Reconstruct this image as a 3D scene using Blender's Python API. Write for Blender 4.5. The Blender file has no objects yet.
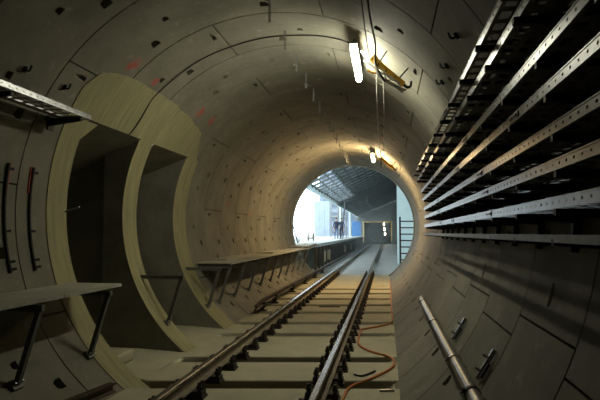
import bpy, bmesh, math, random
from math import sin, cos, radians, pi, sqrt, atan2, degrees
from mathutils import Vector, Matrix
random.seed(7)
S = bpy.context.scene
COL = S.collection

# ------------------------------------------------------------------ camera
# x = across the tunnel (0 = tunnel axis), y = along the track, z = up (0 = rail head)
FPX, YAW, PITCH = 520.0, -0.1639, 0.0629
CAM = Vector((1.4745, 0.0, 1.6038))
CZ, RAD = 1.9157, 2.70                     # tunnel centre height, lining radius
def _cam_axes():
    cy, sy, cp, sp = cos(YAW), sin(YAW), cos(PITCH), sin(PITCH)
    def m(v):
        x, y, z = v
        y, z = cp*y + sp*z, -sp*y + cp*z
        x, z = cy*x + sy*z, -sy*x + cy*z
        return Vector((x, z, y))
    return m((1, 0, 0)), m((0, 1, 0)), m((0, 0, 1))
r_, u_, f_ = _cam_axes()
cam = bpy.data.cameras.new('camera'); cam.sensor_width = 36; cam.lens = FPX/600*36
cam.clip_start = 0.05; cam.clip_end = 400
co = bpy.data.objects.new('camera', cam); COL.objects.link(co)
mw = Matrix.Identity(4)
for i in range(3):
    mw[i][0], mw[i][1], mw[i][2], mw[i][3] = r_[i], u_[i], -f_[i], CAM[i]
co.matrix_world = mw
S.camera = co

# ------------------------------------------------------------------ world and exposure
W = bpy.data.worlds.new('overcast_sky'); S.world = W; W.use_nodes = True
bg = W.node_tree.nodes['Background']
bg.inputs[0].default_value = (0.80, 0.93, 1.0, 1); bg.inputs[1].default_value = 4.5
S.view_settings.view_transform = 'Standard'; S.view_settings.look = 'None'
S.view_settings.exposure = 0.0; S.view_settings.gamma = 1.0; S.view_settings.use_curve_mapping = False

LAMP_POWER = (112.0, 370.0)
LAMP_COLOR = ((1.0, 0.97, 0.78), (1.0, 0.70, 0.36))

# ------------------------------------------------------------------ materials
def mat(name, c1, c2=None, scale=3.0, rough=0.85, metal=0.0, bump=0.0, detail=6.0, stretch=(1, 1, 1), emit=None, red=None, fine=None, spec=0.3):
    m = bpy.data.materials.new(name); m.use_nodes = True
    nt = m.node_tree; b = nt.nodes['Principled BSDF']
    b.inputs['Roughness'].default_value = rough; b.inputs['Metallic'].default_value = metal
    b.inputs['Specular IOR Level'].default_value = spec
    if c2 is None:
        c2 = tuple(x*0.72 for x in c1)
    g = nt.nodes.new('ShaderNodeNewGeometry')
    mp = nt.nodes.new('ShaderNodeMapping'); mp.inputs['Scale'].default_value = stretch
    nt.links.new(g.outputs['Position'], mp.inputs['Vector'])
    n = nt.nodes.new('ShaderNodeTexNoise'); n.inputs['Scale'].default_value = scale; n.inputs['Detail'].default_value = detail
    n.inputs['Roughness'].default_value = 0.62
    nt.links.new(mp.outputs[0], n.inputs['Vector'])
    r = nt.nodes.new('ShaderNodeValToRGB'); r.color_ramp.elements[0].position = 0.32; r.color_ramp.elements[1].position = 0.68
    r.color_ramp.elements[0].color = (*c2, 1); r.color_ramp.elements[1].color = (*c1, 1)
    nt.links.new(n.outputs['Fac'], r.inputs['Fac'])
    out = r.outputs['Color']
    if fine:
        n2 = nt.nodes.new('ShaderNodeTexNoise'); n2.inputs['Scale'].default_value = fine[0]; n2.inputs['Detail'].default_value = 3
        nt.links.new(g.outputs['Position'], n2.inputs['Vector'])
        r2 = nt.nodes.new('ShaderNodeValToRGB'); r2.color_ramp.elements[0].position = fine[1]; r2.color_ramp.elements[1].position = fine[2]
        r2.color_ramp.elements[0].color = (0, 0, 0, 1); r2.color_ramp.elements[1].color = (1, 1, 1, 1)
        nt.links.new(n2.outputs['Fac'], r2.inputs['Fac'])
        mx = nt.nodes.new('ShaderNodeMix'); mx.data_type = 'RGBA'
        nt.links.new(r2.outputs['Color'], mx.inputs[0]); nt.links.new(out, mx.inputs[6])
        mx.inputs[7].default_value = (*fine[3], 1); out = mx.outputs[2]
    for (px, py, pz, rr) in (red or ()):
        # hand-sprayed red survey marks
        d = nt.nodes.new('ShaderNodeVectorMath'); d.operation = 'DISTANCE'
        nt.links.new(g.outputs['Position'], d.inputs[0]); d.inputs[1].default_value = (px, py, pz)
        n3 = nt.nodes.new('ShaderNodeTexNoise'); n3.inputs['Scale'].default_value = 16
        nt.links.new(g.outputs['Position'], n3.inputs['Vector'])
        a = nt.nodes.new('ShaderNodeMath'); a.operation = 'MULTIPLY_ADD'
        nt.links.new(n3.outputs['Fac'], a.inputs[0]); a.inputs[1].default_value = rr*3.0
        nt.links.new(d.outputs['Value'], a.inputs[2])
        mr = nt.nodes.new('ShaderNodeMapRange'); mr.inputs[1].default_value = rr*2.5; mr.inputs[2].default_value = rr*2.0
        mr.inputs[3].default_value = 0; mr.inputs[4].default_value = 0.6
        nt.links.new(a.outputs[0], mr.inputs[0])
        mx = nt.nodes.new('ShaderNodeMix'); mx.data_type = 'RGBA'
        nt.links.new(mr.outputs[0], mx.inputs[0]); nt.links.new(out, mx.inputs[6])
        mx.inputs[7].default_value = (0.50, 0.06, 0.04, 1); out = mx.outputs[2]
    nt.links.new(out, b.inputs['Base Color'])
    if bump:
        bp = nt.nodes.new('ShaderNodeBump'); bp.inputs['Strength'].default_value = bump; bp.inputs['Distance'].default_value = 0.02
        nt.links.new(n.outputs['Fac'], bp.inputs['Height']); nt.links.new(bp.outputs[0], b.inputs['Normal'])
    if emit:
        b.inputs['Emission Color'].default_value = (*emit[0], 1); b.inputs['Emission Strength'].default_value = emit[1]
    return m

REDS = [(-1.87, 6.43, 3.86, .12), (-1.90, 7.15, 3.85, .09), (-1.89, 9.1, 3.84, .13), (-1.92, 9.75, 3.82, .12),
        (-2.66, 15.6, 2.2, .10), (-2.69, 13.2, 2.35, .07)]
M = {}
M['lining'] = mat('precast_concrete', (.215, .205, .155), (.14, .134, .10), 1.6, .8, bump=.15, red=REDS, fine=(7, .62, .95, (.34, .33, .275)))
M['shell'] = mat('joint_sealant', (.035, .033, .028), rough=.95)
M['collar'] = mat('board_marked_concrete', (.35, .325, .165), (.22, .205, .115), 4.0, .8, bump=.35, stretch=(.35, 4.0, .35))
M['niche'] = mat('rough_niche_concrete', (.25, .24, .185), (.17, .165, .125), 2.2, .9, bump=.3)
M['slab'] = mat('track_slab_concrete', (.47, .44, .305), (.37, .345, .24), 2.5, .85, bump=.15)
M['trough'] = mat('shade_dark_concrete', (.05, .047, .036), rough=.9)  # near-black colour carries the shade inside the recessed troughs
M['rail'] = mat('rail_steel', (.115, .085, .06), (.07, .05, .035), 5, .55, .6, stretch=(1, .3, 1))
M['dusty'] = mat('dust_covered_rail_foot', (.26, .22, .155), (.18, .15, .105), 7, .85)
M['railhead'] = mat('worn_rail_steel', (.42, .41, .39), (.34, .33, .31), 1.5, .24, .9, detail=2, stretch=(1, .2, 1))
M['fastener'] = mat('dark_cast_iron', (.055, .048, .04), rough=.7, metal=.3)
M['galv'] = mat('galvanised_steel', (.25, .255, .255), (.17, .175, .175), 14, .34, .85)
M['tray'] = mat('tray_steel', (.26, .26, .24), (.18, .18, .17), 10, .55, .4)
M['black'] = mat('black_painted_steel', (.022, .022, .021), rough=.6, metal=.2)
M['grey_steel'] = mat('grey_painted_steel', (.17, .175, .16), (.12, .125, .115), 6, .6, .3)
M['plate'] = mat('walkway_grey', (.42, .41, .34), (.33, .32, .26), 4, .7)
M['yellow'] = mat('yellow_plastic', (.75, .42, .04), rough=.5)
M['white_cable'] = mat('white_cable', (.80, .78, .68), rough=.6)
M['black_cable'] = mat('black_rubber', (.02, .02, .02), rough=.6)
M['orange'] = mat('orange_hose', (.52, .17, .045), (.40, .13, .04), 9, .55)
M['pipe'] = mat('pipe_steel', (.34, .33, .30), (.24, .235, .21), 5, .38, .75)
M['lamp1'] = mat('tube_glow_cool', (.9, .9, .9), emit=(LAMP_COLOR[0], LAMP_POWER[0]))
M['lamp2'] = mat('tube_glow_warm', (.9, .9, .9), emit=(LAMP_COLOR[1], LAMP_POWER[1]))
M['housing'] = mat('lamp_housing', (.55, .55, .52), rough=.5)
M['red_paint'] = mat('red_primer', (.45, .07, .05), rough=.7)
M['roof'] = mat('roof_deck', (.60, .68, .68), (.50, .57, .57), 2, .5, .4)
M['roof_steel'] = mat('roof_steel', (.11, .13, .13), rough=.55, metal=.3)
M['pale_wall'] = mat('pale_painted_wall', (.62, .74, .74), (.54, .66, .67), 1.2, .6)
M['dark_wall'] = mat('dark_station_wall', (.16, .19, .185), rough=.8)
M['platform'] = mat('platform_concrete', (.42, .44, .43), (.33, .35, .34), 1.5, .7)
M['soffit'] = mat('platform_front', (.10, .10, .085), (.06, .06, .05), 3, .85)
M['station_floor'] = mat('station_floor_concrete', (.33, .34, .32), (.25, .26, .245), 1.2, .5)
M['blue'] = mat('blue_panel', (.10, .32, .72), (.08, .27, .62), 2, .6)
M['building'] = mat('far_facade', (.20, .24, .30), (.16, .19, .24), 1, .7)
M['hoarding'] = mat('hoarding_sheet', (.34, .40, .46), (.28, .33, .39), 1, .7)
M['window'] = mat('far_window', (.10, .13, .17), rough=.2)
M['yellow_frame'] = mat('yellow_formwork', (.55, .40, .14), (.42, .30, .10), 3, .7)
M['site_lamp'] = mat('site_lamp_glow', (.9, .9, .9), emit=((1, .85, .6), 25))
M['skin'] = mat('skin', (.5, .33, .25), rough=.6)
M['navy'] = mat('navy_cloth', (.02, .03, .06), rough=.9)
M['denim'] = mat('pale_denim', (.12, .18, .30), rough=.9)
M['hair'] = mat('dark_hair', (.015, .012, .01), rough=.7)
M['ground'] = mat('pale_ground', (.55, .55, .52), rough=.9)
M['wood'] = mat('pale_timber', (.45, .38, .25), (.36, .30, .2), 6, .8)
M['leaf'] = mat('leaf_green', (.06, .14, .05), rough=.7)

# ------------------------------------------------------------------ mesh helpers
class MB:
    def __init__(s): s.v = []; s.f = []; s.mi = []
    def add(s, vs, fs, mi=0):
        o = len(s.v); s.v += [tuple(v) for v in vs]; s.f += [tuple(i+o for i in f) for f in fs]; s.mi += [mi]*len(fs); return s
    def box(s, x0, x1, y0, y1, z0, z1, mi=0):
        vs = [(x, y, z) for z in (z0, z1) for y in (y0, y1) for x in (x0, x1)]
        return s.add(vs, [(0, 2, 3, 1), (4, 5, 7, 6), (0, 1, 5, 4), (2, 6, 7, 3), (0, 4, 6, 2), (1, 3, 7, 5)], mi)
    def bar(s, a, b, w, h=None, up=(0, 0, 1), mi=0):
        h = h or w; a = Vector(a); b = Vector(b); d = (b-a).normalized(); up = Vector(up)
        if abs(d.dot(up)) > .98: up = Vector((0, 1, 0))
        sx = d.cross(up).normalized(); sy = sx.cross(d).normalized()
        vs = [p + sx*(w/2*i) + sy*(h/2*j) for p in (a, b) for i, j in ((-1, -1), (1, -1), (1, 1), (-1, 1))]
        return s.add(vs, [(3, 2, 1, 0), (4, 5, 6, 7), (0, 1, 5, 4), (1, 2, 6, 5), (2, 3, 7, 6), (3, 0, 4, 7)], mi)
    def tube(s, pts, r, n=8, mi=0, cap=True):
        pts = [Vector(p) for p in pts]; rs = r if isinstance(r, (list, tuple)) else [r]*len(pts)
        o = len(s.v); prev = None
        for i, p in enumerate(pts):
            t = (pts[min(i+1, len(pts)-1)] - pts[max(i-1, 0)]).normalized()
            if prev is None:
                up = Vector((0, 0, 1)) if abs(t.z) < .9 else Vector((1, 0, 0))
                a = t.cross(up).normalized()
            else:
                a = (prev - t*prev.dot(t)).normalized()
            prev = a; b = t.cross(a)
            s.v += [tuple(p + (a*cos(2*pi*k/n) + b*sin(2*pi*k/n))*rs[i]) for k in range(n)]
        for i in range(len(pts)-1):
            for k in range(n):
                s.f.append((o+i*n+k, o+i*n+(k+1) % n, o+(i+1)*n+(k+1) % n, o+(i+1)*n+k)); s.mi.append(mi)
        if cap:
            s.f.append(tuple(o+k for k in reversed(range(n)))); s.mi.append(mi)
            e = o+(len(pts)-1)*n; s.f.append(tuple(e+k for k in range(n))); s.mi.append(mi)
        return s
    def prism(s, prof, y0, y1, mi=0):
        n = len(prof); vs = [(x, y0, z) for x, z in prof] + [(x, y1, z) for x, z in prof]
        fs = [(i, (i+1) % n, n+(i+1) % n, n+i) for i in range(n)] + [tuple(reversed(range(n))), tuple(range(n, 2*n))]
        return s.add(vs, fs, mi)
    def mesh(s, name, mats, smooth=None, fix=True):
        me = bpy.data.meshes.new(name); me.from_pydata(s.v, [], s.f)
        for m in (mats if isinstance(mats, (list, tuple)) else [mats]): me.materials.append(m)
        me.polygons.foreach_set('material_index', s.mi)
        if fix:
            bm = bmesh.new(); bm.from_mesh(me); bmesh.ops.recalc_face_normals(bm, faces=bm.faces); bm.to_mesh(me); bm.free()
        if smooth:
            me.polygons.foreach_set('use_smooth', [True]*len(me.polygons)); me.set_sharp_from_angle(angle=radians(smooth))
        me.update(); return me
def link(name, me, parent=None, loc=None):
    o = bpy.data.objects.new(name, me); COL.objects.link(o)
    if parent: o.parent = parent
    if loc is not None: o.location = loc
    return o
def obj(name, mb, m, parent=None, smooth=None, loc=None):
    return link(name, mb.mesh(name, m, smooth), parent, loc)
def empty(name, loc=(0, 0, 0)):
    o = bpy.data.objects.new(name, None); COL.objects.link(o); o.location = loc; return o
def tag(o, label, cat, group=None):
    o['label'] = label; o['category'] = cat
    if group: o['group'] = group
    return o
def struct(o, label=None, cat=None):
    o['kind'] = 'structure'
    if label: o['label'] = label
    if cat: o['category'] = cat
    return o
ORD = ['first', 'second', 'third', 'fourth', 'fifth', 'sixth', 'seventh', 'eighth', 'ninth', 'tenth', 'eleventh', 'twelfth',
       'thirteenth', 'fourteenth', 'fifteenth', 'sixteenth', 'seventeenth', 'eighteenth', 'nineteenth', 'twentieth']
def smooth_pts(P, n=6):
    P = [Vector(p) for p in P]; out = []
    for i in range(len(P)-1):
        p0, p1, p2, p3 = P[max(i-1, 0)], P[i], P[i+1], P[min(i+2, len(P)-1)]
        for k in range(n):
            t = k/n
            out.append(.5*((2*p1)+(p2-p0)*t+(2*p0-5*p1+4*p2-p3)*t*t+(3*p1-p0-3*p2+p3)*t**3))
    return out + [P[-1]]
def polar(a, r, y): return Vector((r*cos(radians(a)), y, CZ + r*sin(radians(a))))

# ------------------------------------------------------------------ tunnel lining
Y0, WR, SKX, SKZ = 3.0235, 1.2451, 0.071, 0.014
def lin(a, t, r):                      # point of ring 0
    x, z = r*cos(radians(a)), r*sin(radians(a))
    return (x, Y0 + WR*t + SKX*x + SKZ*z, CZ + z)
JOINTS = {1: [-24.7, 43.0, 108.8, 174.9, 240.9], 0: [-21.0, 9.8, 75.8, 141.7, 207.8, 240.9]}
A_LO, A_HI = -57.5, 237.5
def col_top(y):
    P = [(5.8, 147), (6.0, 140.5), (6.5, 137.2), (7.8, 136.8), (9.0, 138.8), (9.8, 142.5), (10.2, 152), (10.45, 166)]
    for (a, b), (c, d) in zip(P, P[1:]):
        if a <= y <= c: return b + (d-b)*(y-a)/(c-a)
    return None
def in_collar(a, y, m=0.0):
    t = col_top(y)
    if t is None: return False
    return t + 2.0 + m < a < 240 and 5.98 < y < 10.25
def pockets(par, a0, a1):
    out = []
    c = (a0+a1)/2
    for q in range(-2, 9):                                   # bolts to the next ring
        a = 25.6 + 33.15*q
        if a0+2.2 < a < a1-2.2: out.append((a, .775, 1.45, .062, .085))
    if a1-a0 > 40:
        for s in (-9, 9): out.append((c+s, .48, 1.0, .045, .065))
        for t in ((.27,) if a0 > 0 else ()): out.append((a0+2.4, t, .7, .10, .06))
    if par == 1 and a0 < 0 < a1 or par == 0 and a0 < -15:
        out.append((-16.0, .53, 2.0, .03, .07))
    return out
def seg_mesh(par, a0, a1, drop=None, k=0):
    g, ga = .0075, .19
    lo, hi = max(a0+ga, A_LO), min(a1-ga, A_HI)
    pk = [p for p in pockets(par, a0, a1) if lo+1 < p[0]-p[2] and p[0]+p[2] < hi-1]
    al = {round(lo, 3), round(hi, 3)}; tl = {g, 1-g}
    n = max(1, int((hi-lo)/3.2))
    for i in range(n): al.add(round(lo+(hi-lo)*i/n, 3))
    for a, t, da, dt, dp in pk:
        al = {x for x in al if not (a-da-.5 < x < a+da+.5) or x in (round(lo, 3), round(hi, 3))}
    for a, t, da, dt, dp in pk:
        al |= {round(a-da, 3), round(a+da, 3)}; tl |= {t-dt, t+dt}
    if drop: tl |= {g + (1-2*g)*i/16 for i in range(17)}
    for a, t, da, dt, dp in pk: tl = {x for x in tl if not (t-dt+.002 < x < t+dt-.002)}
    al = sorted(al); tl = sorted({round(x, 5) for x in tl})
    mb = MB(); idx = {}
    def V(a, t, r):
        key = (round(a, 3), round(t, 4), r)
        if key not in idx: idx[key] = len(mb.v); mb.v.append(lin(a, t, r))
        return idx[key]
    def F(*f): mb.f.append(f); mb.mi.append(0)
    for i in range(len(al)-1):
        for j in range(len(tl)-1):
            A, B, s, e = al[i], al[i+1], tl[j], tl[j+1]
            ca, ct = (A+B)/2, (s+e)/2
            p = lin(ca, ct, RAD)
            if drop and in_collar(ca, p[1] + WR*k): continue
            hit = None
            for q in pk:
                if abs(ca-q[0]) < q[2] and abs(ct-q[1]) < q[3]: hit = q
            if hit:                                          # recess shaped like a wedge
                a, t, da, dt, dp = hit
                c = [V(A, s, RAD), V(B, s, RAD), V(B, e, RAD), V(A, e, RAD)]
                # rounded wedge: domed on one side, flat on the other
                D = [(.04, .96), (.02, .50), (.20, .14), (.50, .02), (.80, .14), (.98, .50), (.96, .96)]
                top = []; low = []
                for u, v in D:
                    mb.v.append(lin(A+(B-A)*u, s+(e-s)*v, RAD)); top.append(len(mb.v)-1)
                    mb.v.append(lin(a+(A+(B-A)*u-a)*.8, s+(e-s)*(.10+.84*v), RAD+dp*(.25+.75*v))); low.append(len(mb.v)-1)
                F(c[0], top[3], top[2], top[1], top[0], c[3]); F(c[0], c[1], top[3]); F(c[1], c[2], top[6], top[5], top[4], top[3]); F(c[3], top[0], top[6], c[2])
                for x in range(7): F(top[x], top[(x+1) % 7], low[(x+1) % 7], low[x])
                F(*low)
            else:
                F(V(A, s, RAD), V(B, s, RAD), V(B, e, RAD), V(A, e, RAD))
    ro = RAD + .10
    for i in range(len(al)-1):
        for t in (tl[0], tl[-1]):
            ca = (al[i]+al[i+1])/2
            if drop and in_collar(ca, lin(ca, t, RAD)[1] + WR*k): continue
            F(V(al[i], t, RAD), V(al[i+1], t, RAD), V(al[i+1], t, ro), V(al[i], t, ro))
    for j in range(len(tl)-1):
        for a in (al[0], al[-1]):
            ct = (tl[j]+tl[j+1])/2
            if drop and in_collar(a, lin(a, ct, RAD)[1] + WR*k): continue
            F(V(a, tl[j], RAD), V(a, tl[j+1], RAD), V(a, tl[j+1], ro), V(a, tl[j], ro))
    if not mb.f: return None
    return mb.mesh('lining_segment', M['lining'], 28)

K_LO, K_HI = -2, 16
lining = struct(empty('wall_lining', (0, 0, 0)), 'curved tunnel lining of ringed precast concrete segments', 'wall')
cache = {}
for k in range(K_LO, K_HI):
    par = k % 2
    J = JOINTS[par]; JJ = [A_LO-1] + J if J[0] > A_LO else J
    lim = JJ if JJ[-1] >= A_HI else JJ + [A_HI+1]
    for a0, a1 in zip(lim, lim[1:]):
        cut = 2 <= k <= 5 and a1 > 136
        key = (par, a0, k if cut else None)
        if key not in cache: cache[key] = seg_mesh(par, a0, a1, cut, k)
        if cache[key] is None: continue
        link('lining_segment', cache[key], lining, (0, WR*k, 0))

# backing seen in the joints, and the unlit tunnel behind the viewpoint
mb = MB(); R2 = RAD + .10
ys = [-22, -10, -2] + [0.25 + .25*i for i in range(92)] + [23.05]
for j in range(len(ys)-1):
    for i in range(120):
        a, b = 3*i, 3*i+3
        if in_collar((a+b)/2, (ys[j]+ys[j+1])/2, 2): continue
        mb.add([polar(a, R2, ys[j]), polar(b, R2, ys[j]), polar(b, R2, ys[j+1]), polar(a, R2, ys[j+1])], [(0, 1, 2, 3)])
mb.add([polar(3*i, R2, -22) for i in range(120)], [tuple(range(120))])  # unseen end cap, added to keep sky light from entering behind
obj('joint_backing', mb, M['shell'], lining)
# plain end ring at the tunnel mouth
mb = MB(); n = 96
for y0, y1 in ((22.75, 23.35),):
    for i in range(n):
        a, b = 360*i/n, 360*(i+1)/n
        f = lambda aa, r, y: (r*cos(radians(aa)), y + SKX*r*cos(radians(aa)), CZ + r*sin(radians(aa)))
        q = [f(a, RAD-.03, y0), f(b, RAD-.03, y0), f(b, RAD-.03, y1), f(a, RAD-.03, y1), f(a, 3.1, y1), f(b, 3.1, y1), f(a, R2, y0), f(b, R2, y0)]
        mb.add(q, [(0, 1, 2, 3), (3, 2, 5, 4), (0, 1, 7, 6)])
obj('mouth_ring', mb, M['niche'], lining, 30)

# ------------------------------------------------------------------ niches on the left: cast collar with two openings
left = struct(empty('wall_left', (-2.6, 8, 0)), 'yellowish board-marked concrete collar around two wall openings', 'wall')
left.location = (0, 0, 0)
RC = RAD - .010
OPS = [(6.27, 7.75), (8.22, 9.75)]
A_TOP = degrees(atan2(3.09-CZ, -sqrt(RC**2-(3.09-CZ)**2)))
A_CH = degrees(atan2(2.84-CZ, -sqrt(RC**2-(2.84-CZ)**2)))
yl = sorted({5.86, 6.0, 6.27, 6.54, 7.75, 8.22, 9.75, 10.40} | {round(5.86+.2*i, 3) for i in range(23)})
rows = [('t', i/6) for i in range(6)] + [('a', A_TOP), ('a', A_CH)] + [('a', A_CH + (236.9-A_CH)*i/26) for i in range(1, 27)]
def row_a(rw, y):
    if rw[0] == 'a': return rw[1]
    t = col_top(y) + .5*sin(y*9) + .35*sin(y*23)
    if t > A_TOP-.5: t = A_TOP-.5
    return t + (A_TOP-t)*rw[1]
mb = MB(); idx = {}
def cv(i, j, r=RC):
    if (i, j, r) not in idx:
        idx[(i, j, r)] = len(mb.v); mb.v.append(tuple(polar(row_a(rows[i], yl[j]), r, yl[j])))
    return idx[(i, j, r)]
def cf(*f): mb.f.append(f); mb.mi.append(0)
for i in range(len(rows)-1):
    for j in range(len(yl)-1):
        yc = (yl[j]+yl[j+1])/2; q = (cv(i, j), cv(i+1, j), cv(i+1, j+1), cv(i, j+1))
        inside = any(a < yc < b for a, b in OPS) and i >= 6
        if not inside: cf(*q)
        elif i == 6 and 6.27 < yc < 6.54:                      # chamfered corner of the first opening
            pass
    # outer edge returns
for j in range(len(yl)-1):
    cf(cv(0, j), cv(0, j+1), cv(0, j+1, R2), cv(0, j, R2))
for i in range(len(rows)-1):
    cf(cv(i, 0), cv(i+1, 0), cv(i+1, 0, R2), cv(i, 0, R2))
    e = len(yl)-1; cf(cv(i, e), cv(i+1, e), cv(i+1, e, R2), cv(i, e, R2))
mb.add([polar(A_TOP, RC, 6.27), polar(A_TOP, RC, 6.54), polar(A_CH, RC, 6.27), (-3.1, 6.27, 2.75), (-3.1, 6.54, 2.9)], [(0, 1, 2), (1, 2, 3, 4)])
obj('cast_collar', mb, M['collar'], left, 40)
def arc_pts(y, r=RC, a0=None):
    a0 = A_TOP if a0 is None else a0
    return [polar(rw[1], r, y) for rw in rows if rw[0] == 'a']
def niche(y0, y1, xb, parent, y1b):
    # jamb faces follow the curve in front and run back to the rear wall
    zt = lambda x: 3.09 + .36*(x+2.40)
    zb = -.20
    for yy, yb, nm in ((y0, y0-.15, 'jamb'), (y1, y1b, 'jamb')):
        m_ = MB(); P = arc_pts(yy); xm = -3.02
        vs = P + [Vector((xm, yy, min(p.z, zt(xm)))) for p in P]
        n = len(P)
        m_.add(vs, [(i, i+1, n+i+1, n+i) for i in range(n-1)])
        # set-back face behind the jamb
        m_.add([(xm, yy, zb-.1), (xm, yy, zt(xm)), (xm, yb, zt(xm)), (xm, yb, zb-.1)], [(0, 1, 2, 3)])
        m_.add([(xm, yb, zb-.1), (xm, yb, zt(xm)), (xb, yb, zt(xb)), (xb, yb, zb-.1)], [(0, 1, 2, 3)])
        obj(nm, m_, M['niche'], parent, 30)
    ya, yz = y0-.15, y1b
    m_ = MB().add([(-2.38, y0, zt(-2.38)), (-2.38, y1, zt(-2.38)), (-3.02, y1, zt(-3.02)), (-3.02, y0, zt(-3.02))], [(0, 1, 2, 3)])
    m_.add([(-3.02, ya, zt(-3.02)), (-3.02, yz, zt(-3.02)), (xb, yz, zt(xb)), (xb, ya, zt(xb))], [(0, 1, 2, 3)])
    obj('niche_soffit', m_, M['niche'], parent)
    obj('niche_back', MB().add([(xb, ya, zb-.2), (xb, yz, zb-.2), (xb, yz, zt(xb)), (xb, ya, zt(xb))], [(0, 1, 2, 3)]), M['niche'], parent)
    m_ = MB().add([(-1.55, y0, -.24), (-1.55, y1, -.24), (-2.35, y1, zb), (-2.35, y0, zb), (xb, yz, zb), (xb, ya, zb), (-2.35, ya, zb), (-2.35, yz, zb)],
                  [(0, 1, 2, 3), (6, 7, 4, 5)])
    obj('niche_floor', m_, M['slab'], parent)
niche(6.27, 7.75, -4.8, left, 7.95)
niche(8.22, 9.75, -4.2, left, 9.75)
m_ = MB().box(-3.3, -2.1, 6.35, 7.1, -.22, -.05)
o = obj('niche_kerb', m_, M['slab'], left)
bv = o.modifiers.new('soft', 'BEVEL'); bv.width = .05; bv.segments = 3

# ------------------------------------------------------------------ track bed
floor = struct(empty('floor', (0, 0, 0)), 'pale concrete track bed of slabs parted by dark drainage troughs', 'floor')
SL = [-.1, 1.25, 2.55, 3.8, 5.05, 6.35, 7.63, 9.52, 10.74, 12.16, 13.42, 14.7, 16.0, 17.3]
SKS = .16
FX = 1.66
edges = [-2.0] + SL + [23.3]
slabm = {}
for i, y in enumerate(edges[:-1]):
    a = y + (.17 if i else 0); b = edges[i+1] - (.17 if i < len(edges)-2 else 0)
    q = lambda x, y_, z: (x, y_ + (SKS*x if -1 < y_ < 23 else 0), z)
    m_ = MB().add([q(x, yy, z) for yy in (a, b) for x, z in ((-FX, -.47), (FX, -.47), (FX, -.25), (-FX, -.25))],
                  [(0, 1, 5, 4), (1, 2, 6, 5), (2, 3, 7, 6), (3, 0, 4, 7), (3, 2, 1, 0), (4, 5, 6, 7)])
    o = obj('slab', m_, M['slab'], floor)
    bv = o.modifiers.new('worn_edge', 'BEVEL'); bv.width = .012; bv.segments = 1
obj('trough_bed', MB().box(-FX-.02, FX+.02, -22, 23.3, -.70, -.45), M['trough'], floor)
m_ = MB()                                                     # raised ends of the troughs along both edges
for y in SL:
    for s in (-1, 1):
        m_.box(s*1.60 - .06, s*1.60 + .06, y-.165+SKS*s*1.6, y+.165+SKS*s*1.6, -.46, -.29)
o = obj('trough_stop', m_, M['slab'], floor); o['kind'] = 'stuff'

# ------------------------------------------------------------------ running rails with fasteners
HEAD = [(-.036, -.036), (-.036, -.008), (-.028, 0), (.028, 0), (.036, -.008), (.036, -.036)]
FOOT = [(.010, -.052), (.009, -.135), (.070, -.152), (.070, -.165), (-.070, -.165), (-.070, -.152), (-.009, -.135), (-.010, -.052)]
fm_plate = MB().box(-.20, .20, -.085, .085, -.25, -.222).box(-.085, .085, -.07, .07, -.222, -.165)
fm_plate = fm_plate.mesh('base_plate', M['fastener'])
def clip_mesh(s):
    m_ = MB()
    m_.box(min(s*.066, s*.185), max(s*.066, s*.185), -.07, .07, -.225, -.168)
    m_.tube([(s*.148, -.042, -.22), (s*.148, -.042, -.07)], .022, 6)
    m_.tube([(s*.148, .042, -.22), (s*.148, .042, -.07)], .022, 6)
    m_.tube([(s*.148, -.042, -.135), (s*.148, -.042, -.105)], .036, 6)
    m_.tube([(s*.148, .042, -.135), (s*.148, .042, -.105)], .036, 6)
    return m_.mesh('clip', M['fastener'], 40)
fm_clip = {s: clip_mesh(s) for s in (-1, 1)}
for s, lb in ((-1, 'brown steel running rail on the niche side of the track'), (1, 'shiny steel running rail beside the orange hose')):
    x = s*.7525
    m_ = MB().prism(HEAD, -3, 84.5, 1).prism([(-.036, -.036), (.036, -.036), (.010, -.052), (-.010, -.052)], -3, 84.5, 0).prism(FOOT, -3, 84.5, 2)
    rail = tag(link('rail', m_.mesh('rail', [M['rail'], M['railhead'], M['dusty']], 35), None, (x, 0, 0)), lb, 'rail', 'running rails of the track')
    for i in range(34):
        y = 2.6 + .62*i + .02 + (.16 if s > 0 else 0)
        f = link('rail_fastener', fm_plate, rail, (0, y, 0))
        for q in (-1, 1): link('clip', fm_clip[q], f)

# third rail: two lengths with a gap at the niches
def third_rail(x, y0, y1, feet, lb, dip0, dip1):
    T = empty('conductor_rail', (x, y0, -.25)); tag(T, lb, 'conductor rail', 'lengths of conductor rail')
    m_ = MB(); prof = [(-.045, 0), (-.045, -.02), (-.012, -.035), (-.012, -.075), (-.05, -.09), (-.05, -.10), (.05, -.10), (.05, -.09), (.012, -.075), (.012, -.035), (.045, -.02), (.045, 0)]
    yy = [y0] + ([y0+.9] if dip0 else []) + ([y1-.9] if dip1 else []) + [y1]
    zz = [(-.07 if dip0 and i == 0 else (-.07 if dip1 and i == len(yy)-1 else 0)) for i in range(len(yy))]
    n = len(prof); vs = []; fs = []
    for y, dz in zip(yy, zz): vs += [(px, y-y0, pz+.27+dz) for px, pz in prof]
    for i in range(len(yy)-1): fs += [(i*n+k, i*n+(k+1) % n, (i+1)*n+(k+1) % n, (i+1)*n+k) for k in range(n)]
    fs += [tuple(range(n)), tuple(range((len(yy)-1)*n, len(yy)*n))]
    m_.add(vs, fs); obj('contact_bar', m_, M['rail'], T)
    for fy in feet:
        m2 = MB().box(-.10, .10, -.09, .09, 0, .03).tube([(0, 0, .03), (0, 0, .07), (0, 0, .08), (0, 0, .12), (0, 0, .17)], [.05, .05, .075, .075, .04], 10)
        m2.box(-.075, .075, -.05, .05, .165, .215)
        obj('insulator', m2, M['fastener'], T, 40, (0, fy-y0, 0))
third_rail(-1.53, .3, 5.45, [1.2, 2.9, 4.75], 'dark conductor rail end below the near grey walkway', False, True)
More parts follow.
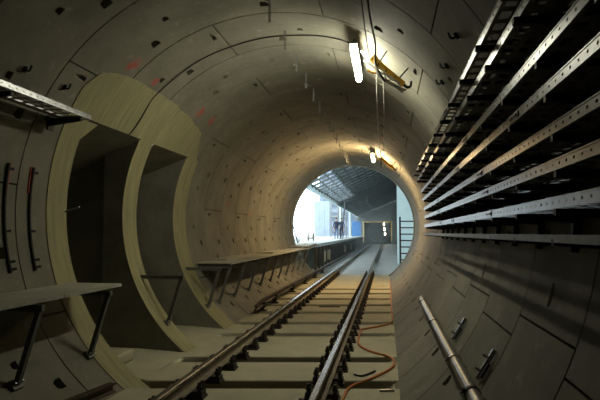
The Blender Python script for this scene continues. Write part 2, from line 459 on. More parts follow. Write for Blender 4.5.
third_rail(-1.45, 11.55, 40, [12.2, 13.6, 16.2, 18.8, 21.4, 24], 'brown conductor rail below the far walkway', True, False)

# ------------------------------------------------------------------ walkways and brackets
WZ, WX = .97, -1.83
def wall_x(z, r=RAD): return -sqrt(r*r - (z-CZ)**2)
def bracket(y, lb, half=False):
    B = empty('walkway_bracket', (wall_x(WZ-.05), y, .12)); tag(B, lb, 'bracket', 'walkway brackets')
    L = lambda p: (p[0]-B.location.x, p[1]-y, p[2]-.12)
    m_ = MB().bar(L((wall_x(.90)+.0, y, .885)), L((-1.76, y, .885)), .05, .06); obj('arm', m_, M['grey_steel'], B)
    fx = wall_x(.15)
    obj('strut', MB().bar(L((-1.80, y, .87)), L((fx+.03, y, .16)), .05, .05), M['grey_steel'], B)
    m_ = MB().bar(L((fx+.005, y, .15)), L((fx+.03, y, .17)), .14, .10)
    obj('foot_plate', m_, M['grey_steel'], B)
    for dy in (-.05, .05): obj('bolt', MB().tube([L((fx, y+dy, .14)), L((fx+.06, y+dy, .19))], .012, 6), M['galv'], B)
for i, y in enumerate((.8, 2.05, 3.3, 4.55, 5.8)):
    bracket(y, ['', '', 'hidden', 'grey walkway bracket with its foot left of the near conductor rail', 'grey walkway bracket under the end of the near walkway'][i] if i > 2 else 'grey walkway bracket under the near walkway, %s along' % ORD[i])
bracket(8.04, 'grey bracket without a deck on the pillar between the openings')
for i, y in enumerate((9.98, 10.70, 11.85, 13.1, 14.35, 15.6, 16.85, 18.1, 19.35, 20.6, 21.85)):
    bracket(y, 'grey walkway bracket, %s of the row beyond the niches' % ORD[i])
def walkway(y0, y1, lb, n, WX):
    Wk = empty('walkway', ((WX-2.5)/2, y0, WZ)); tag(Wk, lb, 'walkway', 'emergency walkways')
    L = (y1-y0)/n
    for i in range(n):
        xw = wall_x(WZ)+.03
        m_ = MB().box(xw-Wk.location.x, WX-Wk.location.x, i*L+.006, (i+1)*L-.006, -.025, 0)
        m_.box(WX-.03-Wk.location.x, WX-Wk.location.x, i*L+.006, (i+1)*L-.006, -.035, -.025)
        obj('deck_panel', m_, M['plate'], Wk)
    return Wk
walkway(0.2, 6.12, 'grey walkway deck ending before the first wall opening', 5, -1.80)
walkway(10.62, 23.2, 'long grey walkway deck running on to the platform', 10, -1.74)
def plank(name, x0, x1, y0, y1, z, lb):
    o = obj(name, MB().box((x0-x1)/2, (x1-x0)/2, (y0-y1)/2, (y1-y0)/2, 0, .035), M['plate'], None, None, ((x0+x1)/2, (y0+y1)/2, z)); tag(o, lb, 'board', 'loose boards on the walkway')
    return o
plank('loose_board', -2.5, -2.2, 11.6, 14.2, WZ+.002, 'loose board lying near the start of the far walkway').rotation_euler.z = .03
plank('loose_board', -2.45, -1.9, 15.6, 17.4, WZ+.002, 'wider loose board lying farther along the far walkway').rotation_euler.z = -.05

# ------------------------------------------------------------------ cable trays (right wall, one on the left)
def tray_meshes(L, w=.335):
    # perforated side lip: rows of holes left open
    def grid(us, vs_, hole, fn, th):
        m_ = MB(); ix = {}
        def V(i, j):
            if (i, j) not in ix: ix[(i, j)] = len(m_.v); m_.v.append(fn(us[i], vs_[j]))
            return ix[(i, j)]
        for i in range(len(us)-1):
            for j in range(len(vs_)-1):
                if hole(i, j): continue
                m_.f.append((V(i, j), V(i+1, j), V(i+1, j+1), V(i, j+1))); m_.mi.append(0)
        return m_
    us = [0]; p = .10
    while us[-1] < L-.12: us += [us[-1]+p-.022, us[-1]+p]
    us.append(L)
    lipm = grid(us, [0, .020, .034, .052], lambda i, j: i % 2 == 1 and j == 1, lambda u, v: (0, u, v), 0)
    lipm.box(-.003, .012, 0, L, .050, .056)                     # rolled top edge
    lipm.box(-.003, .008, 0, L, -.002, .004)
    lip = lipm.mesh('side_lip', M['galv'], None, False)
    bu = [0]; 
    while bu[-1] < L-.3: bu += [bu[-1]+.07, bu[-1]+.17]
    bu.append(L)
    bv_ = [0, .025, .085, .12, .17, .20, .25, .28, w]
    bot = grid(bu, bv_, lambda i, j: i % 2 == 1 and j in (1, 3, 5), lambda u, v: (v, u, .002), 0).mesh('perforated_bed', M['tray'], None, False)
    back = MB().box(w-.004, w, 0, L, 0, .055).mesh('rear_lip', M['galv'])
    return lip, bot, back
TZ = [2.87, 2.735, 2.50, 2.325, 2.125, 1.945, 1.755]
TEND = [10.9, 11.3, 11.7, 11.8, 11.8, 11.7, 11.7]
lip, bot, back = tray_meshes(11.2)
for i, z in enumerate(TZ):
    x = sqrt(2.31**2 - (z-CZ)**2)
    T = empty('cable_tray', (x, TEND[i]-11.2, z-.028)); tag(T, 'galvanised cable tray, %s from the top of the stack' % ORD[i], 'cable tray', 'cable trays stacked up the wall')
    for nm, me in (('side_lip', lip), ('perforated_bed', bot), ('rear_lip', back)):
        o = link(nm, me, T)
    for ys_ in ([2.35+.35*i, 5.3+.25*i, 8.3] if i in (3, 6) else [5.6-.2*i, 8.6]):
        m_ = MB().box(-.006, 0, -.11, .11, .006, .048)
        for q in (-.07, -.03, .03, .07): m_.box(-.014, -.006, q-.008, q+.008, .02, .036)
        obj('splice_plate', m_, M['galv'], T, None, (0, ys_-(TEND[i]-11.2), 0))
# bottom angle bar below the stack
T = empty('angle_bar', (2.29, 1.0, 1.555)); tag(T, 'thin steel angle bar running below the stack of cable trays', 'bar')
obj('flange', MB().box(-.005, 0, 0, 10.7, 0, .04), M['tray'], T); obj('ledge', MB().box(0, .045, 0, 10.7, 0, .005), M['galv'], T)
sup_y = [1.2 + .775*i for i in range(14)]
for i, y in enumerate(sup_y):
    P = empty('tray_support', (sqrt(2.66**2-(1.53-CZ)**2), y, 1.5)); tag(P, 'black curved tray support, %s from the far end of the trays' % ORD[13-i], 'support', 'black supports of the cable trays')
    L = lambda p: Vector(p) - P.location
    m_ = MB(); A = [degrees(math.asin((z-CZ)/2.67)) for z in (1.48, 1.75, 2.05, 2.35, 2.65, 2.96)]
    for a, b in zip(A, A[1:]): m_.bar(L(polar(a, 2.675, y)), L(polar(b, 2.675, y)), .045, .04, (0, 1, 0))
    obj('upright', m_, M['black'], P)
    for z in TZ + [1.605]:
        x0 = sqrt(2.29**2 - (z-CZ)**2); x1 = sqrt(2.66**2 - (z-CZ)**2)
        zz = z-.03
        m_ = MB(); xa, xb_ = x0 + (-.012 if z > 2.7 else .016), x1
        prof = [(xa, zz-.035), (xb_, zz-.06), (xb_, zz-.002), (xa, zz-.002)]
        m_.prism([(px-P.location.x, pz-1.5) for px, pz in prof], -.02, .02)
        obj('arm', m_, M['black'], P)
# left wall tray
lip2, bot2, back2 = tray_meshes(5.2)
T = empty('cable_tray', (-2.03, 5.72, 2.965)); T.rotation_euler.z = pi; tag(T, 'single perforated tray high on the wall before the openings', 'cable tray')
for nm, me in (('side_lip', lip2), ('perforated_bed', bot2), ('rear_lip', back2)): link(nm, me, T)
for i, y in enumerate((1.6, 3.2, 4.4, 5.55)):
    P = empty('wall_support', (-2.05, y, 2.95)); tag(P, 'black arm under the single high tray, %s from its end' % ORD[3-i], 'support', 'black arms of the single tray')
    obj('arm', MB().prism([(0, -.03), (-.42, -.08), (-.42, .012), (0, .012)], -.02, .02), M['black'], P)
    obj('wall_plate', MB().box(-.425, -.395, -.05, .05, -.13, .04), M['black'], P)

# ------------------------------------------------------------------ tube lamps, cables and yellow holders
def lamp(y0, y1, m, lb):
    x, z = 1.05, 4.17
    Lp = empty('tube_lamp', (x, y0, z)); tag(Lp, lb, 'lamp', 'tube lamps below the crown')
    L = y1-y0
    obj('glowing_tube', MB().tube([(0, 0, 0), (0, L, 0)], .048, 16), m, Lp, 40)
    for a, b in ((-.03, .0), (L, L+.03)): obj('end_cap', MB().tube([(0, a, .03), (0, b, .03)], .016, 10), M['housing'], Lp, 40)
    obj('back_channel', MB().box(-.055, .055, -.03, L+.03, .050, .075), M['housing'], Lp)
    for yy in (.25, L-.25): obj('hanger_rod', MB().tube([(.0, yy, .07), (.0, yy, .30)], .006, 6), M['galv'], Lp)
lamp(7.12, 8.62, M['lamp1'], 'bright white tube lamp near the crown beside the yellow cable holder')
lamp(17.25, 18.75, M['lamp2'], 'warm tube lamp glowing deep in the tunnel')
def holder(y, lb, tangle):
    H = empty('cable_holder', (1.33, y, 4.03)); tag(H, lb, 'cable holder', 'yellow cable holders on the vault')
    a = Vector((0, 0, 0)); b = Vector((.41, .12, -.34))
    m_ = MB().bar(a, b, .055, .07); m_.bar(a+Vector((-.03, 0, .03)), a+Vector((.03, .0, -.02)), .07, .10)
    obj('yellow_bar', m_, M['yellow'], H)
    for t in (.15, .8):
        p = a.lerp(b, t); d = Vector((p.x+1.33, 0, p.z+4.03-CZ)).normalized()
        obj('fixing_bolt', MB().tube([p, p+d*.24], .010, 6), M['black'], H)
    o = obj('hook', MB().tube(smooth_pts([b, b+Vector((.05, 0, -.04)), b+Vector((.09, .02, -.02)), b+Vector((.10, .03, .05))], 4), .022, 6), M['black'], H)
    # pale cables tied under the bar, their ends sticking out towards the lamp
    Q = [([(-.18, .05, .16), (-.06, .02, -.01), (.02, .0, -.12), (.08, 0, -.24), (.22, .02, -.32), (.38, .03, -.42)], .016),
         ([(-.14, .08, .02), (-.03, .04, -.07), (.05, .02, -.20), (.16, .02, -.31), (.30, .05, -.38), (.44, .05, -.44)], .018),
         ([(-.10, .0, -.02), (.0, -.02, -.10), (.10, -.03, -.20), (.22, -.03, -.26), (.36, .0, -.37)], .014),
         ([(-.02, .10, -.04), (.05, .06, -.16), (.12, .05, -.26), (.24, .06, -.34), (.40, .08, -.46)], .015),
         ([(.02, -.02, .02), (.02, -.05, -.10), (.12, -.05, -.17), (.20, -.04, -.27), (.34, -.02, -.34)], .012),
         ([(-.09, .03, -.14), (.0, .02, -.18), (.06, .02, -.15)], .016)]
    for j, (pts, r0) in enumerate(Q if tangle else Q[:2]):
        m2 = M['yellow'] if j == 5 else M['white_cable']
        obj('tied_cable', MB().tube(smooth_pts(pts, 6), r0, 7), m2, H, 60)
    if tangle:
        for u in (.25, .5, .78):
            p = a.lerp(b, u)
            obj('cable_tie', MB().tube(smooth_pts([p+Vector((-.03, -.04, .03)), p+Vector((-.06, -.06, -.05)), p+Vector((-.02, -.06, -.13)), p+Vector((.05, -.03, -.10))], 4), .008, 5), M['black_cable'], H)
    return H
holder(7.25, 'yellow cable holder with tangled pale cables beside the bright lamp', True)
holder(17.05, 'small yellow cable holder beside the distant warm lamp', False)
def cable(name, pts, r, m, lb, cat, n=8, grp=None):
    return tag(obj(name, MB().tube(smooth_pts(pts, n), r, 6), m, None, 60), lb, cat, grp)
cable('power_cable', [(1.27, 3.4, 4.20), (1.29, 5.0, 4.17), (1.31, 5.9, 4.12), (1.36, 6.7, 4.05), (1.355, 7.17, 3.95), (1.42, 7.19, 3.80), (1.48, 7.2, 3.70)], .013, M['black_cable'], 'thicker black cable hanging along the vault to the yellow holder', 'cable')
cable('power_cable', [(1.20, 3.4, 4.25), (1.22, 5.2, 4.23), (1.24, 6.5, 4.14), (1.27, 7.18, 4.03)], .008, M['black_cable'], 'thin black cable strung above the bright tube lamp', 'cable')
cable('sagging_wire', [(1.36, 7.3, 3.95), (1.34, 9.5, 3.70), (1.33, 12.5, 3.74), (1.33, 15, 3.88), (1.33, 17.05, 4.0)], .007, M['white_cable'], 'pale wire sagging between the two yellow cable holders', 'wire')
cable('sagging_wire', [(1.45, 7.3, 3.88), (1.46, 9.5, 3.72), (1.43, 13, 3.8), (1.36, 17.05, 4.03)], .007, M['white_cable'], 'second pale wire sagging beyond the bright lamp, nearer the cable trays', 'wire')
cable('drop_cable', [(1.34, 17.0, 4.45), (1.33, 17.0, 4.1), (1.34, 17.02, 3.75)], .016, M['black_cable'], 'short dark cable hanging down by the distant warm lamp', 'cable')
# perforated hanger strips along the crown
hm = MB()
for j in range(10):
    z1 = -.029*j
    hm.box(-.014, .014, -.002, .002, z1-.013, z1) if j % 1 == 0 else None
    hm.box(-.014, -.006, -.002, .002, z1-.029, z1-.013); hm.box(.006, .014, -.002, .002, z1-.029, z1-.013)
hmesh = hm.mesh('hanger_strip', M['galv'])
nut = MB().tube([(0, -.016, -.012), (0, .016, -.012)], .012, 6).mesh('nut', M['galv'])
for i in range(17):
    y = 5.39 + 1.04*i
    H = link('hanger_strip', hmesh, None, (0.01, y, CZ+RAD-.003)); H.rotation_euler.z = .25
    tag(H, 'perforated metal hanger strip on the crown, %s along the tunnel' % ORD[i], 'hanger', 'hanger strips along the crown')
    link('nut', nut, H)

# ------------------------------------------------------------------ right wall: pipe, small brackets
px, pz = 2.10, .40
Pp = empty('steel_pipe', (px, 1.0, pz)); tag(Pp, 'grey steel pipe clamped low along the bare wall', 'pipe')
obj('pipe_body', MB().tube([(0, 0, 0), (0, 8.75, 0)], .053, 20), M['pipe'], Pp, 40)
obj('pipe_end', MB().tube([(0, 8.70, 0), (0, 8.80, 0)], .062, 20), M['pipe'], Pp, 40)
for y in (2.3, 4.13, 5.15, 7.23, 9.3):
    m_ = MB().tube([(0, y-1.0-.022, 0), (0, y-1.0+.022, 0)], .062, 20)
    d = Vector((px, 0, pz-CZ)).normalized()
    m_.bar(Vector((0, y-1, 0))+d*.05, Vector((0, y-1, 0))+d*.19, .05, .03, (0, 1, 0))
    m_.bar((-.075, y-1, .03), (-.04, y-1, .01), .03, .03, (0, 1, 0))
    cl = obj('clamp', m_, M['black'] if y < 4.5 else M['pipe'], Pp, 40)
    obj('clamp_bolt', MB().tube([(-.09, y-1.0, .0), (-.055, y-1.0, .03)], .011, 6), M['galv'], cl)
for y, lb in ((6.15, 'small slotted steel bracket above the pipe, the farther one'), (4.55, 'small slotted steel bracket above the pipe, the nearer one')):
    B = empty('wall_bracket', (2.24, y, .47)); tag(B, lb, 'bracket', 'slotted brackets above the pipe')
    a, b = polar(-34.5, 2.67, y)-B.location, polar(-28.5, 2.67, y)-B.location
    obj('channel', MB().bar(a, b, .035, .03, (0, 1, 0)), M['galv'], B)
    for t in (.25, .7):
        p = a.lerp(b, t); d = Vector((-(p.x+2.24), 0, CZ-(p.z+.47))).normalized()
        obj('bolt', MB().tube([p, p+d*.06], .010, 6), M['galv'], B)
    obj('dark_slot_bar', MB().bar(a.lerp(b, .1)+Vector((0, -.07, 0)), a.lerp(b, .6)+Vector((0, -.07, 0)), .02, .03, (0, 1, 0)), M['black'], B)  # black bar added to stand for the dark slot beside the bracket
# left wall: two curved channels with clips
for y, lb in ((5.13, 'black curved channel on the wall, the one nearer the edge of the photo'), (5.54, 'black curved channel on the wall beside the yellowish collar')):
    a0, a1 = degrees(atan2(2.38-CZ, -2.66)), degrees(atan2(1.16-CZ, -2.59)) % 360
    C_ = empty('wall_channel', (-2.6, y, 1.15)); tag(C_, lb, 'channel', 'curved channels on the wall')
    L = lambda p: Vector(p) - C_.location
    A = [a0 + (a1-a0)*i/12 for i in range(13)]
    m_ = MB()
    for p, q in zip(A, A[1:]): m_.bar(L(polar(p, 2.685, y)), L(polar(q, 2.685, y)), .03, .022, (0, 1, 0))
    obj('channel_bar', m_, M['black'], C_)
    for t, w in ((.05, .05), (.62, .05), (.90, .06), (.97, .06)):
        a = a0+(a1-a0)*t
        obj('clip', MB().bar(L(polar(a, 2.675, y-.02)), L(polar(a, 2.655, y+w)), .02, .03), M['black'], C_)
    m_ = MB()
    for p, q in zip(A[:3], A[1:4]): m_.bar(L(polar(p, 2.692, y-.03 if y > 5.3 else y+.03)), L(polar(q, 2.692, y-.03 if y > 5.3 else y+.03)), .012, .02, (0, 1, 0))
    obj('red_strip', m_, M['red_paint'], C_)
tag(obj('anchor_rod', MB().tube([(-2.69, 6.24, 1.88), (-2.46, 6.20, 1.94)], .012, 6), M['galv']), 'short rod sticking out at the edge of the first opening', 'rod')
ring_wire = [(1.03, 7.55, 4.27), (.955, 7.555, 4.41), (.6, 7.59, 4.54), (.216, 7.61, 4.592), (-.324, 7.594, 4.581), (-.85, 7.56, 4.46), (-1.325, 7.494, 4.253), (-1.72, 7.44, 3.965), (-2.025, 7.406, 3.682), (-2.144, 7.422, 3.524), (-2.263, 7.444, 3.344), (-2.36, 7.407, 3.18), (-2.405, 7.35, 3.09)]
cable('strung_wire', ring_wire, .009, M['black_cable'], 'black wire strung round the vault from the bright lamp to the first opening', 'wire')

for a, y, lb in ((148.2, 4.87, 'small black wall hook above the single high tray'), (148.2, 5.56, 'small black wall hook just above the end of the single tray'),
                 (36.3, 5.11, 'black wall hook beside the topmost tray, the nearest'), (36.0, 6.0, 'black wall hook beside the topmost tray, the middle one'), (35.6, 6.6, 'black wall hook beside the topmost tray, the farthest')):
    H = empty('wall_hook', polar(a, 2.69, y)); tag(H, lb, 'hook', 'small hooks on the vault')
    q = Vector((-cos(radians(a)), 0, -sin(radians(a)))); t = Vector((-sin(radians(a)), 0, cos(radians(a)))) * (1 if a > 90 else -1)
    obj('shank', MB().tube(smooth_pts([q*.0, q*.035, q*.055-t*.02, q*.045-t*.075], 4), .011, 6), M['black'], H)
    obj('base', MB().bar(t*.035, -t*.035, .035, .02, (0, 1, 0)), M['black'], H)

# ------------------------------------------------------------------ small things on the track bed
FZ = -.25
hose = [(.985, 5.0, 0), (.985, 5.9, 0), (1.04, 6.36, 0), (1.28, 6.78, 0), (1.5, 7.25, 0), (1.57, 7.62, 0), (1.49, 7.98, 0), (1.2, 8.3, 0), (1.02, 8.72, 0), (.98, 9.3, 0), (.985, 9.85, 0), (1.0, 10.1, 0), (1.40, 10.62, 0), (1.575, 11.15, 0), (1.58, 12.5, 0), (1.58, 14.7, 0), (1.59, 17.5, 0), (1.60, 20.4, 0)]
tag(obj('hose', MB().tube(smooth_pts([(x, y, FZ+.017) for x, y, z in hose], 8), .017, 8), M['orange'], None, 60), 'orange hose snaking along the track bed beside the rail', 'hose')
tag(obj('bent_rod', MB().tube(smooth_pts([(1.04, 6.93, FZ+.012), (1.13, 6.87, FZ+.012), (1.2, 6.93, FZ+.015), (1.31, 7.14, FZ+.014)], 5), .012, 6), M['black']), 'short bent black rod lying inside the orange hose loop', 'rod')
tag(obj('metal_offcut', MB().bar((1.38, 6.27, FZ+.014), (1.55, 6.31, FZ+.014), .03, .025), M['galv']), 'small bright metal offcut beside the track bed edge', 'offcut')
tag(obj('bent_rod', MB().tube(smooth_pts([(-.2, 13.0, FZ+.012), (.1, 13.08, FZ+.012), (.32, 13.05, FZ+.015)], 4), .012, 6), M['black']), 'thin dark rod lying between the rails', 'rod')

# ------------------------------------------------------------------ station beyond the mouth
SY, EY = 23.3, 85.0
sf = struct(obj('station_floor', MB().box(-3.2, 4.2, SY, EY, -.45, -.25), M['station_floor']))
# platform with posts along its front
PX, PTZ = -1.75, 1.08
pf = struct(empty('platform', (PX, SY, 0)), 'station platform slab on dark posts', 'platform')
obj('slab', MB().box(-12, 0, 1.0, 61, PTZ-.16, PTZ), M['platform'], pf)
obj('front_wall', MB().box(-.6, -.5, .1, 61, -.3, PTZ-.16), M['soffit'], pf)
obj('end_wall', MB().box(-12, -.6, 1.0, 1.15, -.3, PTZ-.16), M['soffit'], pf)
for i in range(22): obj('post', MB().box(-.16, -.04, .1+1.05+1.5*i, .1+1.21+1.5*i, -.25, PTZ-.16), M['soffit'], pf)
for y in (4.2, 6.5, 18.5, 25.5): obj('hatch_panel', MB().box(-.17, -.03, y, y+.9, .05, .62), M['wood'], pf)
rp = empty('plank_ramp', (-2.2, 21.6, .98)); tag(rp, 'grey plank ramp from the walkway up to the platform', 'ramp')
for i in range(4):
    obj('plank', MB().add([(x, y, z + dz + .012*(i % 2)) for dz in (0, .03) for x, y, z in ((-.42+.215*i, 0, .01), (-.22+.215*i, 0, .01), (-.22+.215*i, 2.95, .11), (-.42+.215*i, 2.95, .11))],
        [(3, 2, 1, 0), (4, 5, 6, 7), (0, 1, 5, 4), (1, 2, 6, 5), (2, 3, 7, 6), (3, 0, 4, 7)]), M['plate'], rp)
# sloping roof
def rz(x): return 4.35 + .43*(x+2.9)
rf = struct(empty('station_roof', (0, SY, 4.35)), 'sloping station roof of ribbed metal deck on steel beams', 'roof')
for i in range(38):
    y = 1.0 + 1.6*i
    if y > 61: break
    obj('rafter', MB().bar((-2.9, y, rz(-2.9)-4.35), (3.6, y, rz(3.6)-4.35), .14, .13), M['roof_steel'], rf)
for i in range(14):
    x = -2.85 + .49*i
    obj('purlin', MB().box(x-.035, x+.035, 0, 61.5, rz(x)-4.35+.056, rz(x)-4.35+.12), M['roof_steel'], rf)
def deck(x0, x1, y0, y1):
    a, b = rz(x0)-4.35+.13, rz(x1)-4.35+.13
    obj('roof_deck', MB().add([(x0, y0, a), (x1, y0, b), (x1, y1, b), (x0, y1, a), (x0, y0, a+.05), (x1, y0, b+.05), (x1, y1, b+.05), (x0, y1, a+.05)],
        [(0, 1, 2, 3), (4, 5, 6, 7), (0, 1, 5, 4), (1, 2, 6, 5), (2, 3, 7, 6), (3, 0, 4, 7)]), M['roof'], rf)
deck(-1.55, 3.7, 0, 61.5); deck(-2.9, -1.55, 24, 61.5); deck(-2.9, -1.55, 0, 5)
obj('eave_beam', MB().box(-3.05, -2.88, 0, 61.5, -.22, .10), M['pale_wall'], rf)
# columns
for y, lb in ((33, 'slim leaning column at the platform edge in daylight'), (52, 'pale column below the eave beyond the two people'), (66, 'pale column below the eave by the blue panel')):
    C_ = empty('station_column', (-3.0, y, PTZ)); tag(C_, lb, 'column', 'columns under the station eave')
    if y == 33: continue
    obj('shaft', MB().tube([(0, 0, .03), (0, 0, 3.2)], .11, 10), M['pale_wall'], C_, 40); obj('base_plate', MB().box(-.2, .2, -.2, .2, 0, .03), M['pale_wall'], C_)
for o in [o for o in bpy.data.objects if o.name.startswith('station_column') and not o.children]: bpy.data.objects.remove(o)
C_ = empty('leaning_prop', (-2.55, 46.5, PTZ)); tag(C_, 'dark leaning prop behind the two people', 'prop')
obj('shaft', MB().tube([(0, 0, .02), (.45, 0, 3.35)], .07, 8), M['roof_steel'], C_, 40); obj('base_plate', MB().box(-.16, .16, -.16, .16, 0, .03), M['roof_steel'], C_)
# right: pale wall with dark railing in front, dark wall farther on
struct(obj('wall_right', MB().box(2.15, 4.2, 32.0, 33.0, -.45, 7.0), M['pale_wall']))
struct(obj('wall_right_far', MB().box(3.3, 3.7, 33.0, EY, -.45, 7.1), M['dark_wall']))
struct(obj('wall_right_near', MB().box(3.9, 4.2, 23.3, 32.0, -.45, 7.2), M['pale_wall']))
G = empty('railing', (2.25, 29.9, -.25)); tag(G, 'dark railing of horizontal bars in front of the pale wall', 'railing')
obj('post', MB().box(-.05, .05, -.04, .04, 0, 2.75), M['black'], G); obj('post', MB().box(1.25, 1.33, -.04, .04, 0, 2.75), M['black'], G)
for i in range(7): obj('rail_bar', MB().box(.04, 1.27, -.025, .025, .30+.36*i, .37+.36*i), M['black'], G)
# end wall and portal of the next tunnel
ew = struct(empty('wall_end', (0, EY, 0)), 'dark end wall with yellow-framed portal of the next tunnel', 'wall')
PX0, PX1, PTOP = -2.1, 2.3, 3.3
obj('panel', MB().box(-3.3, PX0, 0, .4, -.45, 7.3), M['dark_wall'], ew); obj('panel', MB().box(PX1, 4, 0, .4, -.45, 7.3), M['dark_wall'], ew)
obj('lintel', MB().box(PX0, PX1, 0, .4, PTOP, 7.3), M['dark_wall'], ew)
obj('frame_head', MB().box(PX0-.25, PX1+.25, -.12, 0, PTOP-.05, PTOP+.15), M['yellow_frame'], ew)
for x in (PX0-.12, PX1-.06): obj('frame_jamb', MB().box(x, x+.18, -.12, 0, .2, PTOP), M['yellow_frame'], ew)
nt_ = struct(empty('wall_next_tunnel', (0, EY, 0)), 'dark bore of the next tunnel', 'wall')
mb = MB().box(-4, 4, .4, .6, -1.2, -.3)
for i in range(48):
    a, b = 7.5*i, 7.5*i+7.5
    mb.add([polar(a, 3.4, .4), polar(b, 3.4, .4), polar(b, 2.6, 30), polar(a, 2.6, 30)], [(0, 1, 2, 3)])
mb.add([polar(7.5*i, 2.6, 30) for i in range(48)], [tuple(range(48))])
obj('bore', mb, M['niche'], nt_)
for i, (x, z) in enumerate(((1.15, 2.95), (1.2, 2.2), (1.3, 1.45))):
    L_ = empty('site_lamp', (x, 84.6, z)); tag(L_, ['top', 'middle', 'lowest'][i]+' of three small bright lamps in the next tunnel portal', 'lamp', 'site lamps in the next portal')
    obj('bulb', MB().tube([(0, -.06, -.2), (0, -.06, .2)], .10, 10), M['site_lamp'], L_, 40); obj('stem', MB().box(-.03, .03, -.02, .3, -.26, .26), M['black'], L_)

# people on the platform
def person(loc, rz_, top, bottom, lb, arm):
    P = empty('person', loc); P.rotation_euler.z = rz_; tag(P, lb, 'person', 'people on the platform')
    J = {'pel': (0, 0, .93, .15, .11), 'belly': (0, 0, 1.08, .145, .10), 'chest': (0, 0, 1.30, .165, .115), 'neck0': (0, 0, 1.46, .07, .065), 'neck': (0, -.01, 1.53, .052, .055), 'h0': (0, -.02, 1.60, .072, .085), 'h1': (0, -.02, 1.68, .078, .095), 'h2': (0, -.015, 1.74, .05, .06)}
    E_ = [('pel', 'belly'), ('belly', 'chest'), ('chest', 'neck0'), ('neck0', 'neck'), ('neck', 'h0'), ('h0', 'h1'), ('h1', 'h2')]
    for s in (-1, 1):
        c = 'L' if s < 0 else 'R'
        J[c+'sh'] = (s*.18, 0, 1.42, .062, .065); J[c+'el'] = (s*.235, .02, 1.14, .046, .048)
        J[c+'wr'] = (s*.22, -.12 if arm == s else -.03, .92 if arm != s else 1.02, .03, .034); J[c+'pa'] = (s*.215, -.17 if arm == s else -.05, .84 if arm != s else 1.03, .022, .038)
        E_ += [('chest', c+'sh'), (c+'sh', c+'el'), (c+'el', c+'wr'), (c+'wr', c+'pa')]
        J[c+'hip'] = (s*.095, 0, .84, .09, .10); J[c+'kn'] = (s*.148, -.02, .49, .06, .065); J[c+'an'] = (s*.11, .02, .09, .04, .045); J[c+'to'] = (s*.12, -.13, .045, .04, .035)
        E_ += [('pel', c+'hip'), (c+'hip', c+'kn'), (c+'kn', c+'an'), (c+'an', c+'to')]
        p = Vector(J[c+'pa'][:3]); d = (p-Vector(J[c+'wr'][:3])).normalized()
        for q in range(4):
            n1 = '%sf%d' % (c, q); off = Vector((0, (q-1.5)*.021, 0))
            J[n1] = (*(p+d*.045+off), .009, .009); J[n1+'t'] = (*(p+d*(.10-.008*abs(q-1.3))+off+Vector((-s*.02, 0, 0))), .008, .008)
            E_ += [(c+'pa', n1), (n1, n1+'t')]
        J[c+'th'] = (*(p+Vector((-s*.012, -.045, .0))+d*.02), .009, .009); E_ += [(c+'pa', c+'th')]
    names = list(J); me = bpy.data.meshes.new('body')
    me.from_pydata([J[n][:3] for n in names], [(names.index(a), names.index(b)) for a, b in E_], [])
    o = link('body', me, P)
    sk = o.modifiers.new('skin', 'SKIN'); sk.use_smooth_shade = True
    for i, n in enumerate(names):
        me.skin_vertices[0].data[i].radius = J[n][3:5]; me.skin_vertices[0].data[i].use_root = (n == 'pel')
    o.modifiers.new('sub', 'SUBSURF').levels = 1
    dg = bpy.context.evaluated_depsgraph_get(); ev = o.evaluated_get(dg)
    nm = bpy.data.meshes.new_from_object(ev); o.modifiers.clear(); o.data = nm
    nm.materials.clear()
    for m in (top, bottom, M['skin'], M['black_cable']): nm.materials.append(m)
    for p in nm.polygons:
        c = p.center; hand = abs(c.x) > .17 and c.z < (1.0 if (c.x > 0) != (arm > 0) or arm == 0 else 1.06) and c.z > .6
        p.material_index = 2 if (c.z > 1.49 or hand) else 0 if c.z > .90 or abs(c.x) > .19 else 3 if c.z < .09 else 1
        p.use_smooth = True
    # hair cap and facial features
    h = MB(); N = 10
    for i in range(5):
        for k in range(N):
            t0, t1 = i/5*1.5, (i+1)/5*1.5; f0, f1 = 2*pi*k/N, 2*pi*(k+1)/N
            g_ = lambda t, f: (.088*sin(t)*cos(f), -.005+.108*sin(t)*sin(f), 1.675+.10*cos(t))
            h.add([g_(t0, f0), g_(t1, f0), g_(t1, f1), g_(t0, f1)], [(0, 1, 2, 3)])
    obj('hair', h, M['hair'], P, 60)
    fc = MB()
    for s in (-1, 1): fc.box(s*.032-.012, s*.032+.012, -.118, -.100, 1.655, 1.668)
    fc.box(-.025, .025, -.115, -.1, 1.59, 1.60)
    obj('eyes_and_mouth', fc, M['hair'], P)
    obj('nose', MB().add([(0, -.135, 1.622), (-.016, -.10, 1.615), (.016, -.10, 1.615), (0, -.10, 1.66)], [(0, 1, 2), (0, 1, 3), (0, 2, 3), (1, 2, 3)]), M['skin'], P)
    return P
person((-2.65, 43.6, PTZ), .5, M['navy'], M['denim'], 'person in dark jacket and pale trousers standing on the platform', 1)
person((-2.22, 43.8, PTZ), -.4, M['navy'], M['navy'], 'person all in dark clothes standing nearest the platform edge', 0)
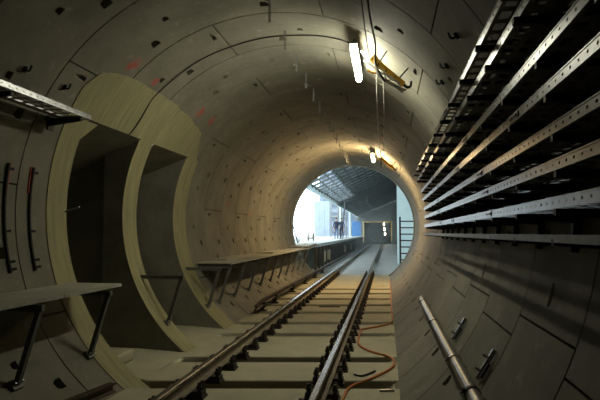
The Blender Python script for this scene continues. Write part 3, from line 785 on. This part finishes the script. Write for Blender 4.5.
# site things on the platform
B = empty('blue_panel', (-2.05, 63.4, PTZ)); tag(B, 'bright blue hoarding panel at the end of the platform', 'panel')
obj('sheet', MB().box(-.55, .5, 0, .06, .1, 1.9), M['blue'], B)
for x in (-.55, .44): obj('leg', MB().box(x, x+.06, .06, .12, 0, 1.9), M['roof_steel'], B)
Sc = empty('scaffold', (-4.0, 60.0, PTZ)); tag(Sc, 'metal scaffold tower beyond the two people', 'scaffold')
for x in (-.9, 0, .9):
    for y in (0, 1.2): obj('standard', MB().tube([(x, y, 0), (x, y, 4.2)], .04, 6), M['galv'], Sc)
for i in range(8):
    for y in (0, 1.2): obj('ledger', MB().tube([(-1, y, .4+.5*i), (1, y, .4+.5*i)], .035, 6), M['galv'], Sc)
obj('deck_board', MB().box(-.9, .9, 0, 1.2, 2.42, 2.48), M['wood'], Sc)
Bd = empty('building', (-8.0, 92.0, 0)); tag(Bd, 'pale blue-grey building seen through the open side of the station', 'building')
obj('facade', MB().box(-2.2, 5.0, 0, 5, -.5, 14), M['building'], Bd)
for i in range(5):
    for j in range(4):
        w = obj('window', MB().box(-1.7+1.7*j, -.6+1.7*j, -.05, 0, 1.2+2.4*i, 2.7+2.4*i), M['window'], Bd)
Hd = empty('hoarding', (-7.3, 66, PTZ)); tag(Hd, 'white site hoarding at the edge of the daylight', 'hoarding')
for i in range(3): obj('sheet', MB().box(-.2+.62*i, .4+.62*i, .02*i, .05+.02*i, .05, 4.6), M['hoarding'], Hd)
obj('post', MB().box(-.25, -.17, .06, .16, 0, 4.7), M['roof_steel'], Hd)
# drum, stick and shrub at the mouth
D = empty('cable_drum', (-3.35, 33.5, PTZ)); tag(D, 'small pale cable drum on the platform near the tunnel mouth', 'drum')
for x in (-.17, .17): obj('flange', MB().tube([(x-.02, 0, .28), (x+.02, 0, .28)], .28, 20), M['niche'], D, 40)
obj('barrel', MB().tube([(-.16, 0, .28), (.16, 0, .28)], .16, 16), M['white_cable'], D, 40)
tag(obj('leaning_pole', MB().tube([(-2.76, 25.0, PTZ), (-3.06, 25.05, PTZ+1.05)], .03, 6), M['black']), 'thin dark pole leaning at the tunnel mouth above the walkway', 'pole')
Pl = empty('weed', (-2.80, 25.3, PTZ)); tag(Pl, 'small green weed at the platform end by the tunnel mouth', 'plant')
obj('stem', MB().tube([(0, 0, 0), (.02, 0, .2)], .008, 5), M['leaf'], Pl)
for i in range(14):
    a = i*2.4; r = .08+.014*(i % 5); z = .06+.016*i
    c, s = cos(a), sin(a)
    obj('leaf', MB().add([(0, 0, z), (c*r*.6-s*.03, s*r*.6+c*.03, z+.04), (c*r*1.5, s*r*1.5, z+.03), (c*r*.6+s*.03, s*r*.6-c*.03, z+.04)], [(0, 1, 2, 3)]), M['leaf'], Pl)
struct(obj('outside_ground', MB().box(-60, -14.2, 20, 160, -1, .2), M['ground']))

# ------------------------------------------------------------------ dusty haze in the station
hz = bpy.data.materials.new('dusty_haze'); hz.use_nodes = True
nt = hz.node_tree; nt.nodes.clear()
vo = nt.nodes.new('ShaderNodeVolumeScatter'); vo.inputs['Density'].default_value = .0035; vo.inputs['Color'].default_value = (.82, .95, .95, 1)
vo.inputs['Anisotropy'].default_value = .2
ot = nt.nodes.new('ShaderNodeOutputMaterial'); nt.links.new(vo.outputs[0], ot.inputs['Volume'])
h = obj('dust_haze', MB().box(-1.5, 2.1, 24.5, 84.4, -.2, 4.5), hz); h['kind'] = 'stuff'; h['label'] = 'thin dusty haze hanging in the station'; h['category'] = 'haze'
